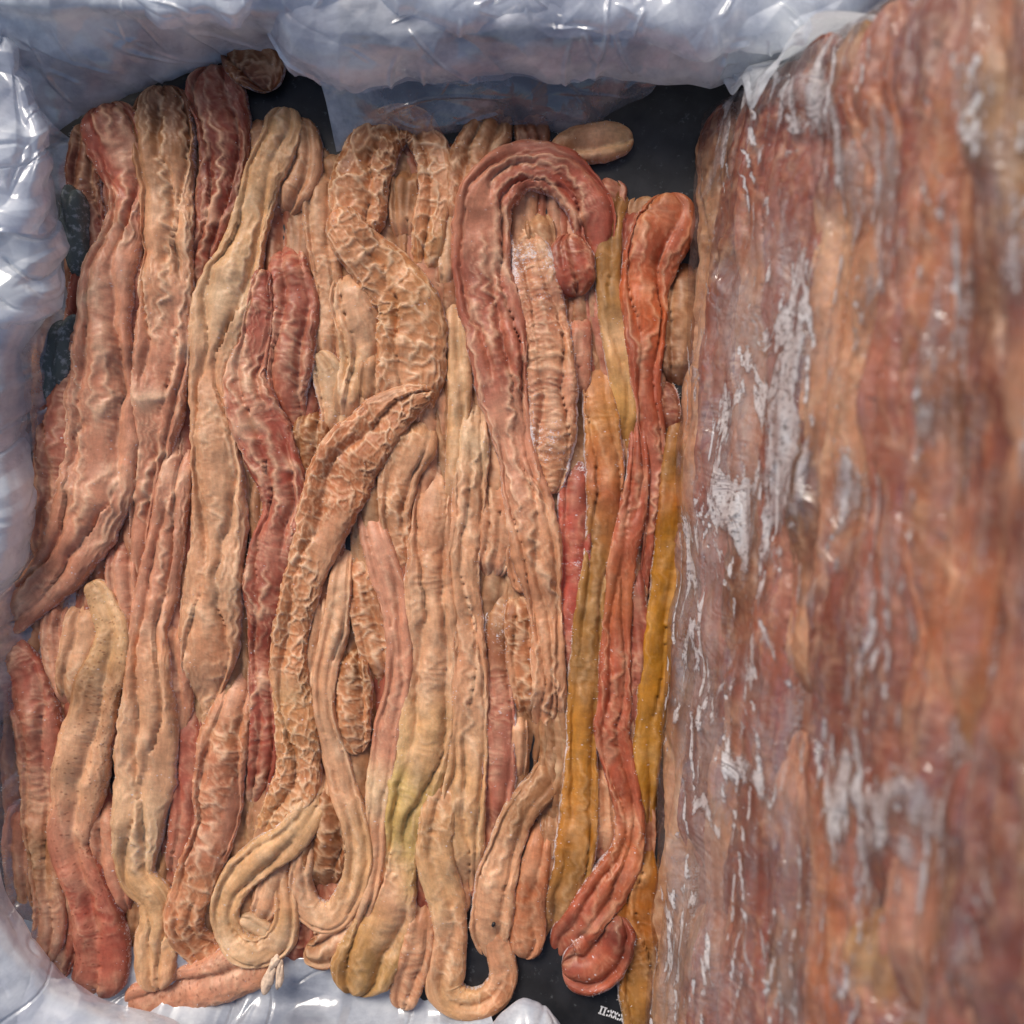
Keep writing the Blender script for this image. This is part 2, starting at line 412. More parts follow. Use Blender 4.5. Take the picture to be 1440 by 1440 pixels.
    # frost hairs along the rims
    if hair > 0:
        k = int(L * .26 * hair * (.5 + 3.0 * g('f', .12)))
        ii = R.integers(3, n - 3, k); jj = np.clip((np.where(R.random(k) < .5, R.beta(1.3, 7, k), 1 - R.beta(1.3, 7, k)) * (Nt - 1)).astype(int), 0, Nt - 1)
        dn = np.stack([nx[ii] * np.sign(t[jj]), ny[ii] * np.sign(t[jj]), np.full(k, .55)], 1)
        frost_pts.append((np.stack([X[ii, jj], Y[ii, jj], Z[ii, jj]], 1), dn + R.normal(0, .45, (k, 3)), R.uniform(1.0, 3.9, k) * (.8 + g('f', .12))))
    return Vw_, F, {'col': ('FLOAT_COLOR', col.reshape(-1, 4)), 'aux': ('FLOAT_COLOR', aux.reshape(-1, 4)), 'suv': ('FLOAT_VECTOR', suv.reshape(-1, 3))}

# ------------------------------------------------------------------ ground and crate
gx = W(np.array([-9000, 9000, 9000, -9000.]), np.array([-9000, -9000, 9000, 9000.]), np.full(4, -24.))
tag(mesh_obj('ground', gx, [[0, 1, 2, 3]], M_GROUND, smooth=False), kind='structure')
crate = tag(empty('plastic_crate', (0, 0, 0)), 'black plastic crate holding the frozen meat, dark wall showing at the back', 'crate')
def cpart(*a, **k):
    return box(*a, parent=crate, **k)
cpart('floor', -800, 640, -830, 684, -20, -6, M_CRATE)
cpart('wall', -824, -798, -830, 684, -20, 128, M_CRATE)
cpart('wall', 640, 664, -830, 684, -20, 128, M_CRATE)
cpart('wall', -824, 664, 684, 706, -20, 128, M_CRATE)
cpart('wall', -824, 664, -856, -830, -20, 128, M_CRATE)
for zz in (22, 52, 84, 116):
    cpart('wall_rib', -780, 630, 678, 686, zz, zz + 7, M_CRATE, bev=2)

# white printed marks on the black floor at the near end
def marks():
    V = []; F = []
    def bar(x0, y0, x1, y1, wd=3.0):
        d = np.array([x1 - x0, y1 - y0], float); d /= np.hypot(*d); q = np.array([-d[1], d[0]]) * wd / 2
        b = len(V)
        for p in ((x0, y0) - q, (x1, y1) - q, (x1, y1) + q, (x0, y0) + q): V.append(p)
        F.append([b, b + 1, b + 2, b + 3])
    xx = 0.0
    for ch in ('I', 'I', '.', 'X', 'X', '.', 'X'):
        if ch == 'I': bar(xx + 2, 0, xx + 2, 10); bar(xx - 1, 10, xx + 5, 10, 2); bar(xx - 1, 0, xx + 5, 0, 2); xx += 7
        elif ch == '.': bar(xx, 1, xx + 3, 1); bar(xx, 7, xx + 3, 7); xx += 5
        else: bar(xx, 0, xx + 6, 10, 2.4); bar(xx + .1, 10, xx + 6.1, 0, 2.4); xx += 8
    V = np.array(V); a = math.radians(-20); c, s_ = math.cos(a), math.sin(a)
    X = 124 + V[:, 0] * .78 * c - V[:, 1] * s_; Y = -716 + V[:, 0] * .78 * s_ + V[:, 1] * c
    return W(X, Y, np.full(len(X), -4.)), F
mv, mf = marks()
mesh_obj('printed_marks', mv, mf, M_PRINT, crate, smooth=False)

# ------------------------------------------------------------------ plastic liner
bag = tag(empty('plastic_liner', (0, 0, 0)), 'crumpled cloudy bluish plastic bag lining the crate and folded over its rim', 'plastic bag')
def ap(x, y, z):                       # where a point seen at photo (x, y) stands if it is z above the floor
    k = (D + ZM - z) / D
    return np.array([(x - 720) * k, (720 - y) * k, z])
def facet(u, v, seed):
    iu = np.floor(u); iv = np.floor(v); fu = u - iu; fv = v - iv
    h = lambda a, b: _h(iu + a, iv + b, seed) - .5
    lo = h(0, 0) + fu * (h(1, 0) - h(0, 0)) + fv * (h(0, 1) - h(0, 0))
    up = h(1, 1) + (1 - fu) * (h(0, 1) - h(1, 1)) + (1 - fv) * (h(1, 0) - h(1, 1))
    return np.where(fu + fv < 1, lo, up) * 2
def flap(name, rows, mat, amp=9.0, fs=120.0, seed=0, n=320, m=150, fine=1.0):
    """rows: list of polylines of (photo x, photo y, height); lofted, then crumpled."""
    R_ = []
    for r in rows:
        P = np.array([ap(*p) for p in r]); L = np.r_[0, np.cumsum(np.linalg.norm(np.diff(P, axis=0), axis=1))]
        q = np.linspace(0, L[-1], n); A = np.stack([np.interp(q, L, P[:, k]) for k in range(3)], 1)
        R_.append(np.stack([gs1(A[:, k], max(4, n // 50)) for k in range(3)], 1))
    R_ = np.array(R_); k = len(R_)
    tq = np.linspace(0, k - 1, m); i = np.clip(tq.astype(int), 0, k - 2); f = (tq - i)[:, None, None]
    p0 = R_[np.maximum(i - 1, 0)]; p1 = R_[i]; p2 = R_[i + 1]; p3 = R_[np.minimum(i + 2, k - 1)]
    G = .5 * (2 * p1 + (p2 - p0) * f + (2 * p0 - 5 * p1 + 4 * p2 - p3) * f ** 2 + (3 * p1 - p0 - 3 * p2 + p3) * f ** 3)
    du = np.gradient(G, axis=1); dv = np.gradient(G, axis=0)
    N = np.cross(du, dv); N /= np.linalg.norm(N, axis=-1, keepdims=True) + 1e-9
    X, Y, Z = G[..., 0], G[..., 1], G[..., 2]
    a = X + .35 * Z; b = Y + .6 * Z
    wx = 10 * pn(a / 130, b / 130, seed + 1); wy = 10 * pn(a / 130, b / 130, seed + 2)
    c = np.zeros_like(X)
    for o_, (q_, am) in enumerate(((1.0, 1.8), (.55, 1.0), (.28, .6 * fine))):
        th = .7 + 1.9 * o_ + seed
        u = (a + wx) * math.cos(th) + (b + wy) * math.sin(th); v = -(a + wx) * math.sin(th) + (b + wy) * math.cos(th)
        c += am * facet(u / (fs * q_), v / (fs * q_ * 2.5), seed + 3 + o_)
    for o_ in range(3):
        th = 2.3 * o_ + seed * .7
        u = (a + .6 * wx) * math.cos(th) + (b + .6 * wy) * math.sin(th); v = -(a + .6 * wx) * math.sin(th) + (b + .6 * wy) * math.cos(th)
        k_ = np.abs(pn(u / (fs * .9), v / (fs * 3.2), seed + 60 + o_))
        c += .6 * np.clip(1 - k_ * 18, 0, 1) * sst(.0, .3, pn(a / 80, b / 80, seed + 70 + o_))
    G = G + N * (c * amp)[..., None]
    o = mesh_obj(name, W(G[..., 0], G[..., 1], G[..., 2]).reshape(-1, 3), grid_faces(m, n), mat, bag)
    return o
# sheet lying on the crate floor and climbing the left and near walls
flap('film_flap', [[(150, 180, 2), (120, 400, 2), (105, 700, 0), (110, 1000, 0), (120, 1300, 0)],
                   [(100, 180, 20), (80, 400, 14), (52, 700, 6), (40, 1000, 6), (50, 1360, 6)],
                   [(40, 120, 70), (25, 400, 62), (12, 700, 40), (-5, 1000, 40), (-10, 1400, 40)],
                   [(-60, 80, 120), (-70, 400, 120), (-60, 700, 110), (-70, 1000, 110), (-80, 1460, 110)]], M_FILM_D, 8, 110, 3)
flap('film_flap', [[(30, 1290, 0), (180, 1330, -2), (360, 1345, 0), (480, 1350, 0), (600, 1362, 0), (672, 1392, 0)],
                   [(40, 1360, 6), (190, 1396, 6), (360, 1385, 6), (480, 1392, 4), (610, 1410, 3), (690, 1415, 6)],
                   [(20, 1430, 40), (180, 1440, 30), (360, 1425, 26), (480, 1432, 22), (610, 1440, 18), (700, 1445, 24)],
                   [(0, 1520, 90), (150, 1520, 90), (360, 1510, 90), (480, 1510, 90), (610, 1520, 90), (720, 1530, 90)]], M_FILM, 4.5, 60, 5, fine=1.4)
# back left sheet hanging down the far wall
flap('film_flap', [[(20, 230, 0), (110, 165, 4), (200, 120, 4), (300, 84, 4), (400, 90, 4), (470, 120, 4)],
                   [(-10, 120, 60), (120, 100, 60), (200, 82, 60), (300, 52, 56), (400, 60, 50), (480, 100, 44)],
                   [(-40, 30, 120), (120, 26, 125), (200, 26, 125), (260, 20, 125), (330, 30, 118), (480, 50, 100)],
                   [(-60, -10, 150), (120, -6, 158), (200, -2, 160), (260, -10, 160), (340, -10, 155), (480, -10, 150)],
                   [(-80, -120, 150), (120, -120, 150), (200, -120, 150), (260, -120, 150), (340, -120, 150), (480, -120, 150)]], M_FILM, 5, 80, 11)
# thin sheet hanging behind the top lip
flap('film_flap', [[(470, 215, 4), (560, 195, 4), (700, 170, 4), (790, 190, 4), (840, 170, 6), (900, 140, 10)],
                   [(450, 130, 60), (560, 130, 60), (700, 120, 60), (800, 120, 60), (860, 118, 60), (930, 112, 60)],
                   [(430, 60, 90), (560, 60, 90), (700, 60, 90), (800, 60, 90), (860, 60, 90), (960, 60, 90)]], M_FILM_D, 5, 90, 17)
# the big fold hanging over the far rim
lipx = [352, 368, 384, 404, 445, 520, 600, 660, 760, 850, 960, 1060, 1125, 1190, 1250]
lipy = [-90, 10, 88, 112, 127, 132, 126, 119, 113, 107, 113, 114, 102, 74, 20]
def lrow(dy, z, dx=0): return [(x_ + dx, y_ - dy, z) for x_, y_ in zip(lipx, lipy)]
flap('film_flap', [lrow(0, 58), lrow(12, 84), lrow(34, 112), lrow(66, 140, -4), lrow(104, 152, -4), lrow(200, 152, -4)], M_FILM, 7.5, 110, 23, n=560, m=200, fine=1.0)
lipx = [500, 560, 640, 740, 800, 880, 960, 1040, 1110, 1180, 1260]; lipy = [-60, 6, 44, 34, 62, 48, 74, 66, 78, 40, -20]
flap('film_flap', [lrow(0, 132), lrow(14, 150), lrow(40, 164), lrow(80, 168), lrow(180, 165)], M_FILM, 9, 80, 29, n=420, m=140)
lipx = [130, 180, 230, 290, 330, 372, 420]; lipy = [-60, 14, 34, 22, 40, 8, -60]
flap('film_flap', [lrow(0, 140), lrow(10, 156), lrow(30, 168), lrow(120, 166)], M_FILM, 7, 60, 30, n=280, m=120)
# left folds
def side(rows_x, lip, mat, amp, fs, seed, **k):
    flap('film_flap', [[(x_ + dx, y_ + dy, z) for x_, y_ in lip] for dx, dy, z in rows_x], mat, amp, fs, seed, **k)
side([(0, 0, 80), (-10, 0, 104), (-30, 0, 128), (-70, 0, 142), (-160, 0, 150)], [(2, -80), (24, 0), (60, 87), (86, 170), (90, 226), (72, 262), (50, 330)], M_FILM, 11, 80, 31)
side([(0, 0, 44), (-10, 1, 66), (-34, 2, 94), (-76, 4, 116), (-170, 0, 130)], [(40, 180), (66, 250), (97, 347), (95, 412), (72, 446), (18, 470), (-50, 520)], M_FILM, 9, 75, 37)
side([(0, 0, 24), (-8, 0, 44), (-24, 0, 70), (-56, 0, 96), (-150, 0, 130)], [(60, 430), (34, 500), (34, 600), (46, 720), (36, 800), (2, 850), (-14, 960), (-16, 1060)], M_FILM, 6, 90, 41)
side([(0, 0, 56), (-8, 10, 80), (-24, 26, 108), (-54, 56, 128), (-120, 120, 140)], [(-40, 1080), (-10, 1180), (8, 1255), (50, 1318), (92, 1372), (150, 1400), (215, 1426), (290, 1470)], M_FILM, 5, 80, 43)
side([(0, 14, 26), (0, 0, 44), (6, 20, 66), (12, 60, 84), (20, 140, 90)], [(672, 1470), (700, 1425), (735, 1400), (770, 1408), (795, 1440), (805, 1490)], M_FILM, 4, 60, 47, n=90, m=60)

# ------------------------------------------------------------------ the meat strips
TAN = (203, 154, 117); TANY = (201, 157, 112); PALE = (206, 170, 132); PINK = (188, 128, 100); SALM = (198, 140, 111); DPINK = (168, 100, 79)
RED = (146, 74, 56); BRED = (164, 86, 68); DRED = (118, 54, 40); BROWN = (154, 108, 72); DBR = (112, 66, 42); ORNG = (170, 98, 60); ROR = (162, 82, 56); OCH = (150, 104, 50); MUST = (164, 110, 26); OTAN = (194, 139, 103)
GRP = 'strips of frozen meat lying in the crate'
# (layer, label, points, pigments, texture)
ST = [
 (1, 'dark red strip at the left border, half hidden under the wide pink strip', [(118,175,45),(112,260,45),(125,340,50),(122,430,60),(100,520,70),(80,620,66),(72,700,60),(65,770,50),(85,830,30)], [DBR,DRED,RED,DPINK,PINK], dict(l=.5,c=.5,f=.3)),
 (4, 'wide salmon strip down the left side that narrows and swings into the lower left corner', [(146,148,82),(162,210,74),(176,270,50),(170,330,54),(156,382,66),(148,450,68),(147,510,82),(146,560,94),(143,640,98),(128,700,94),(106,760,82),(74,806,66),(40,838,58),(6,866,56),(-30,896,50)], [DRED,BRED,PINK,SALM,PINK,SALM,PINK,PINK,DPINK], dict(l=.75,r=.1,c=.3,nf=2,lw=24)),
 (3, 'pink brown strip hanging straight down the lower left edge, its foot curling left', [(-22,880,50),(2,915,56),(34,965,60),(50,1044,60),(50,1148,46),(60,1230,42),(68,1290,44),(58,1335,44),(38,1362,36)], [PINK,BRED,DPINK,PINK,BROWN,SALM,PINK], dict(r=.3,c=.6,l=.3)),
 (1, 'small pink strip peeking out at the far lower left beside the film', [(28,1110,36),(18,1200,42),(24,1270,34),(38,1320,26)], [DPINK,PINK,BROWN], dict(l=.5,f=.3)),
 (1, 'dark pink ribbed strip behind the foot of the lower left strip', [(82,1200,40),(88,1270,44),(84,1340,42),(68,1385,32)], [BROWN,DPINK,RED], dict(l=.8,nf=3,f=.3)),
 (2, 'slim bright pink strip in the gap at the left above the pored strip', [(78,830,30),(70,880,36),(76,950,36),(92,1010,28)], [DPINK,SALM,SALM], dict(l=.6,f=.25)),
 (2, 'slim tan strip tucked left of the pored strip', [(114,835,50),(108,900,48),(98,960,42),(92,1010,26)], [TAN,TAN,BROWN], dict(l=.6)),
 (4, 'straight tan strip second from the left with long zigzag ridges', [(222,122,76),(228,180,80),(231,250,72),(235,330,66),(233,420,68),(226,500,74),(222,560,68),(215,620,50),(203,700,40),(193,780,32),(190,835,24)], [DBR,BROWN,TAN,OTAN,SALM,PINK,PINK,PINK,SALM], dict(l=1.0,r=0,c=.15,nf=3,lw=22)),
 (2, 'pitted pink patch of strip between the two long strips at the left', [(190,330,40),(184,400,54),(178,470,54),(192,540,40)], [PINK,DPINK,PINK], dict(p=1,l=.1,r=0)),
 (4, 'pink strip that turns tan downward and makes a sharp kink near its foot', [(254,590,22),(246,650,36),(238,700,42),(230,762,48),(216,832,54),(206,900,52),(208,960,62),(208,1020,78),(200,1090,84),(194,1150,72),(186,1205,54),(190,1242,44),(213,1264,44),(220,1295,50),(215,1340,58),(218,1375,54),(224,1398,40)], [PINK,SALM,PINK,SALM,OTAN,TAN,TAN,PALE,TANY,TANY,TAN], dict(l=.6,r=.2,c=.25,nf=2)),
 (3, 'short tan piece right of the pink strip in its middle', [(236,850,30),(238,930,52),(240,1000,48),(234,1065,34)], [OTAN,PINK,TAN], dict(l=.5,c=.4)),
 (5, 'pinkish netted strip left of the open ring, pitted lower part bending right under the ring', [(338,925,34),(324,990,50),(312,1050,68),(304,1110,64),(302,1160,56),(282,1215,56),(262,1265,54),(257,1310,48),(282,1346,48),(318,1364,38)], [PINK,SALM,OTAN,SALM,SALM,PINK,OTAN,OTAN,OTAN,OTAN], dict(r=.75,c=.3,l=.2,p=.45)),
 (3, 'dark pink strip in the gap left of the pinkish netted strip near the bottom', [(264,985,22),(260,1080,38),(256,1150,40),(246,1215,34),(240,1262,22)], [DPINK,BRED,DPINK,PINK], dict(l=.4,f=.3)),
 (2, 'bright pink strip showing behind the pitted tan strip', [(168,735,36),(164,800,42),(172,860,44),(180,920,34),(172,980,40),(164,1060,40)], [DPINK,SALM,PINK,PINK,DPINK], dict(l=.5,c=.4)),
 (4, 'pitted olive tan strip at the lower left whose wrinkled foot turns red', [(122,815,26),(140,850,38),(158,890,44),(150,935,60),(132,985,64),(118,1040,70),(110,1090,70),(100,1150,62),(94,1190,54),(110,1230,52),(130,1280,58),(139,1330,70),(136,1380,72),(130,1412,56)], [TANY,TANY,BROWN,TAN,TAN,PINK,BRED,BRED,DPINK], dict(p=.9,l=.35,r=.1,c=.35,nf=1)),
 (2, 'plain pink strip beside the kink at the lower left', [(138,1120,40),(148,1190,50),(158,1250,42),(166,1310,26)], [PINK,SALM,DPINK], dict(l=.3,f=.3)),
 (2, 'pitted pink strip lying crosswise along the bottom left border', [(168,1422,44),(220,1408,56),(285,1388,64),(340,1368,66),(385,1352,46)], [PINK,SALM,SALM,OTAN], dict(p=.9,l=.2,c=.5,nf=1)),
 (3, 'red strip at the top left, its upper end raised above its neighbours', [(296,92,52),(300,130,80),(312,175,68),(312,230,66),(300,290,56),(284,345,38),(275,395,26),(270,450,22)], [BRED,RED,DRED,RED,RED,PINK], dict(l=.95,nf=2,lw=23)),
 (3, 'short brown netted knob standing against the film at the top left', [(318,66,46),(345,76,74),(368,100,64),(380,128,40)], [DBR,BROWN,DBR], dict(r=.8,l=.1,lift=14,wet=.6)),
 (5, 'long yellowish tan strip at the upper left, smooth above and netted below', [(398,152,40),(394,195,52),(372,240,52),(354,290,48),(338,350,56),(318,410,84),(302,480,72),(292,530,54),(298,590,62),(303,660,66),(305,730,70),(300,800,74),(294,870,80),(290,935,66),(284,985,38),(281,1022,20)], [TANY,TANY,TANY,PALE,TAN,TAN,TAN,TAN,OTAN,TAN], dict(l=.7,r=.35,c=.25,nf=2)),
 (4, 'bulging tan flap behind the top of the yellowish strip', [(412,168,46),(422,215,56),(408,262,60),(386,300,40)], [BROWN,TAN,OTAN], dict(r=.5,l=.4)),
 (2, 'small brown pink end between the red strip and the yellowish strip at the top', [(350,145,44),(364,200,44),(352,250,34)], [OTAN,BROWN], dict(c=.5,l=.4)),
 (5, 'long red wrinkled strip winding down left of the netted diagonal strip', [(370,375,22),(366,430,34),(360,475,40),(345,520,52),(352,570,68),(372,620,72),(392,670,66),(400,710,58),(386,755,60),(376,800,62),(372,850,56),(366,905,38),(366,960,36),(370,1010,40),(366,1075,38),(356,1130,28),(352,1168,14)], [RED,BRED,PINK,BRED,BRED,DPINK,RED,RED,BRED,RED,RED], dict(l=.9,c=.45,r=0,nf=2,wet=.3)),
 (4, 'short glossy red strip at the upper left between the yellowish and tan strips', [(398,316,32),(402,370,52),(412,430,64),(408,490,64),(402,540,54),(408,590,36),(412,618,18)], [BRED,BRED,DPINK,DPINK,RED], dict(l=.5,c=.6,nf=2,wet=.4,f=.2)),
 (3, 'slim tan strip left of the big netted loop', [(452,212,34),(450,270,54),(452,330,46),(459,390,36),(459,440,34),(462,490,46),(455,535,42)], [BROWN,TAN,TAN,TAN], dict(r=.5,l=.5)),
 (3, 'pale frosted hook shaped end above the netted diagonal strip', [(440,492,30),(460,524,46),(470,570,40),(463,625,28)], [PALE,PALE,TAN], dict(p=.5,l=.2,f=.35)),
 (2, 'netted brown strip in the hollow left of the diagonal strip', [(440,560,44),(434,620,50),(426,690,36)], [BROWN,BROWN], dict(r=.9,l=0)),
 (4, 'large netted tan loop arching at the top centre left', [(605,415,26),(600,365,40),(604,315,46),(611,262,44),(606,208,48),(580,172,48),(548,176,60),(518,212,74),(506,260,78),(503,318,70),(512,345,56)], [TAN,TANY,TAN,TAN,BROWN,BROWN,TAN,TAN], dict(r=.95,l=.2,nf=1)),
 (5, 'broad netted tan strip running down from the top loop to the diagonal strip', [(476,292,34),(496,338,60),(542,385,74),(574,430,86),(577,500,94),(572,560,90),(566,604,78)], [TAN,TAN,TANY,TAN,TAN], dict(r=.9,l=.2,p=.2,nf=1)),
 (1, 'small tan fold inside the netted loop', [(572,215,34),(566,280,38),(566,345,30)], [BROWN,BROWN,TAN], dict(l=.6,r=.3)),
 (3, 'tan strip with long pleats below the left of the netted loop', [(486,360,52),(494,420,58),(506,480,56),(498,530,46),(490,580,42),(488,615,26)], [TAN,TAN,TANY,TAN], dict(l=.8,r=.2,nf=3)),
 (3, 'sliver of tan strip between the pleated strip and the broad netted strip', [(524,480,26),(520,540,34),(512,590,26)], [TAN,BROWN], dict(l=.5)),
 (4, 'netted strip emerging under the tip of the diagonal strip and smoothing downward', [(603,572,52),(580,620,66),(560,665,54),(555,720,44),(562,775,30),(567,835,18)], [TANY,TAN,TAN,OTAN], dict(r=.6,l=.5)),
 (6, 'netted tan strip crossing diagonally over the others with a pointed upper tip, then running down', [(614,551,10),(585,558,36),(550,580,60),(518,612,78),(488,650,88),(460,716,76),(435,787,56),(416,850,50),(405,910,48),(406,960,50),(414,1010,54),(418,1055,58),(416,1100,62),(394,1150,58),(366,1190,42),(345,1212,26)], [TAN,OTAN,OTAN,OTAN,TAN,TAN,TAN,TANY,TAN,TANY,TANY], dict(r=.95,l=.3,nf=1)),
 (6, 'tan strip curled into an open ring at the bottom left of centre', [(446,1080,30),(442,1130,40),(408,1178,46),(358,1214,48),(324,1250,44),(312,1292,36),(327,1330,38),(362,1343,40),(392,1326,38),(401,1288,32),(396,1250,26),(400,1205,20)], [TAN,TANY,TANY,TANY,TANY,PALE,TANY,TAN], dict(r=.25,l=.6,c=.3)),
 (3, 'cream torn end lying inside the open ring', [(330,1296,18),(352,1306,30),(372,1316,28),(382,1322,14)], [PALE,PALE], dict(l=.2)),
 (3, 'tan strip passing down into the open ring', [(402,1180,26),(384,1230,34),(370,1280,34),(352,1312,22)], [OTAN,TAN], dict(l=.5)),
 (5, 'smooth pink strip starting below the diagonal strip, narrow and long', [(508,688,26),(518,730,36),(530,770,40),(544,815,42),(557,870,34),(561,930,34),(556,980,36),(543,1030,36),(535,1090,36),(528,1150,30),(526,1200,26),(518,1250,28),(505,1292,28),(494,1332,30)], [SALM,SALM,SALM,SALM,SALM,PINK,PALE,OTAN,TAN,TAN], dict(l=.45,r=0,c=.1)),
 (4, 'netted strip squeezed left of the smooth pink strip', [(503,765,30),(505,830,42),(518,880,46),(528,930,42),(530,975,24)], [OTAN,TAN,TAN], dict(r=.9,cell=17)),
 (5, 'small deeply netted lobe in the middle left, below the diagonal strip', [(496,900,30),(490,950,54),(490,1000,58),(496,1042,46),(505,1066,24)], [BROWN,TAN,TAN], dict(r=1.1,cell=16,l=0)),
 (5, 'slim tan strip making a narrow hairpin at the bottom, right of the open ring', [(482,738,18),(478,800,28),(472,870,34),(456,950,32),(455,1000,28),(465,1050,32),(478,1100,36),(497,1160,36),(504,1210,36),(492,1260,38),(464,1294,40),(434,1288,36),(421,1250,32),(426,1200,28),(438,1155,24)], [TAN,TAN,TAN,TAN,TANY,TAN,TAN], dict(l=.6,r=.15)),
 (2, 'netted brown strip inside the narrow hairpin', [(444,1090,44),(456,1160,60),(453,1225,62),(456,1268,40)], [BROWN,BROWN,BROWN], dict(r=.9,l=.1)),
 (4, 'slim tan strip right beside the lower run of the diagonal strip', [(452,820,26),(452,880,34),(440,950,32),(436,1000,22)], [TAN,TAN], dict(l=.7)),
 (4, 'orange tan lump with fine pleats under the narrow hairpin', [(520,1270,30),(500,1304,52),(472,1326,64),(442,1344,52),(424,1336,34)], [OTAN,OTAN,BROWN], dict(l=.8,nf=3)),
 (4, 'broad tan strip at the centre, crumpled yellow low down, with a wide smooth foot', [(615,640,34),(610,690,48),(607,740,54),(604,800,64),(606,870,74),(608,940,74),(601,1000,74),(594,1060,74),(582,1110,68),(568,1160,56),(560,1200,48),(553,1250,60),(540,1300,78),(520,1345,86),(500,1385,82),(492,1408,60)], [TAN,OTAN,OTAN,TAN,TAN,TANY,(190,158,96),(186,154,94),TAN,(180,138,86),(172,128,74)], dict(l=.4,c=.45,r=.15,p=.1,nf=2)),
 (4, 'small orange tan tongue at the bottom, right of the wide smooth foot', [(596,1262,16),(592,1300,34),(586,1345,46),(571,1390,44),(562,1430,36)], [OTAN,OTAN,OTAN], dict(c=.7,l=.2)),
 (4, 'slim straight tan strip right of the broad netted strip', [(640,385,28),(641,440,32),(645,500,32),(646,560,30),(643,620,30),(641,680,28),(637,745,22)], [TAN,TANY,TANY,OTAN], dict(l=.6,nf=1)),
 (5, 'long tan strip through the centre, narrow above and pleated below', [(666,530,24),(667,600,36),(663,660,42),(657,720,42),(651,790,42),(655,860,40),(661,930,44),(660,1000,48),(657,1070,52),(651,1130,58),(650,1190,58),(653,1240,42),(655,1288,24)], [TAN,PALE,OTAN,TAN,OTAN,TAN,TANY,TANY,TAN], dict(l=.75,nf=3,r=0,c=.1)),
 (5, 'tan strip curling into a small dark mouthed ring at the bottom centre', [(640,1075,26),(622,1120,42),(613,1170,48),(613,1220,52),(625,1265,48),(632,1310,44),(629,1360,46),(624,1398,52),(650,1420,40),(688,1414,40),(708,1385,36),(702,1345,34),(694,1310,26)], [TAN,TANY,TANY,TAN,TANY,OTAN,OTAN], dict(r=.5,l=.4,nf=1)),
 (4, 'small pinkish pleated lobe right of the long centre strip', [(688,662,24),(697,710,42),(699,760,48),(690,800,42),(681,828,24)], [OTAN,OTAN,DPINK], dict(l=.95,nf=3,f=.25)),
 (3, 'brown netted strip at the top centre rising behind the pink hook', [(714,132,40),(694,165,62),(668,215,64),(655,280,54),(650,335,32)], [BROWN,BROWN,OTAN,OTAN], dict(r=.6,c=.5)),
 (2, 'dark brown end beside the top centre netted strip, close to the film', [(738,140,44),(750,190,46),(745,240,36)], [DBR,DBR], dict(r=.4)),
 (2, 'slim brown strip squeezed between the netted loop and the pink hook', [(634,200,20),(634,280,26),(630,360,26),(626,420,18)], [BROWN,TAN], dict(c=.5)),
 (3, 'short oval tan end lying slantwise at the top right of the pink hook', [(775,215,30),(806,200,48),(845,193,54),(876,190,44),(896,186,22)], [BROWN,TAN,TANY], dict(l=.5,c=.4,nf=1)),
 (6, 'large pink strip bent over like a hook at the top centre, then running far down', [(830,372,46),(838,325,54),(820,268,62),(775,234,62),(725,234,66),(688,268,70),(676,320,76),(680,390,80),(696,460,80),(702,520,74),(714,580,58),(726,640,50),(742,700,62),(751,750,70),(758,800,62),(768,860,42),(771,930,44),(772,990,48),(774,1045,52)], [RED,BRED,RED,DPINK,PINK,DPINK,DPINK,DPINK,SALM,SALM,OTAN,OTAN,OTAN,OTAN,OTAN], dict(l=.85,r=.1,c=.15,nf=3,lw=21)),
 (5, 'crumpled dark red end under the tip of the pink hook', [(806,322,36),(803,355,60),(808,390,62),(812,418,36)], [RED,BRED,RED], dict(r=.5,c=.5,l=.6,cell=26,wet=.6,nf=3)),
 (5, 'crinkled brown pink strip hanging inside the pink hook, dusted with frost', [(724,282,26),(736,325,42),(750,370,58),(762,430,60),(771,490,66),(777,550,68),(778,610,60),(777,660,44),(776,698,20)], [TAN,OTAN,PINK,OTAN,PINK,OTAN,OTAN], dict(c=.9,r=.5,l=.2,f=.48,cell=15)),
 (3, 'tan strip glimpsed behind the crinkled strip inside the pink hook', [(752,280,36),(762,330,40),(772,380,26)], [BROWN,TAN], dict(l=.7)),
 (4, 'bright red strip dusted with frost right of the long pink strip', [(816,615,26),(810,690,44),(808,760,46),(807,820,42),(803,880,34),(800,940,24),(798,985,14)], [RED,BRED,(190,70,58),BRED,RED], dict(l=.3,c=.4,f=.55)),
 (3, 'frosted pink strip just right of the crumpled red end', [(820,425,24),(816,500,30),(818,575,24)], [DPINK,PINK], dict(l=.5,f=.5)),
 (4, 'wrinkled red brown strip right of the long centre strip, frosted above', [(716,805,22),(703,860,34),(698,920,38),(702,980,38),(701,1050,46),(699,1110,46),(695,1170,38),(690,1215,22)], [OTAN,BROWN,DPINK,DPINK,DPINK,RED], dict(c=.6,r=.4,l=.2,f=.42)),
 (4, 'netted brown strip along the left of the lower long pink strip', [(735,820,36),(732,880,42),(737,940,42),(743,990,36),(750,1030,20)], [BROWN,OTAN,BROWN], dict(r=.9,f=.25)),
 (5, 'small plump lobe folded against the long pink strip', [(735,732,26),(730,775,38),(734,815,34),(738,838,18)], [OTAN,OTAN], dict(r=.4,l=.3)),
 (3, 'little tan sliver between the red brown strip and the twisted brown strip', [(730,990,20),(728,1060,26),(725,1115,22)], [TAN,TAN], dict(l=.4)),
 (5, 'twisted brown tan strip sloping left and then down to the small dark ring', [(796,1062,34),(770,1100,44),(735,1140,44),(712,1190,46),(697,1250,54),(690,1310,56),(686,1362,44)], [BROWN,BROWN,TAN,TAN,TAN], dict(l=.7,nf=2,f=.2)),
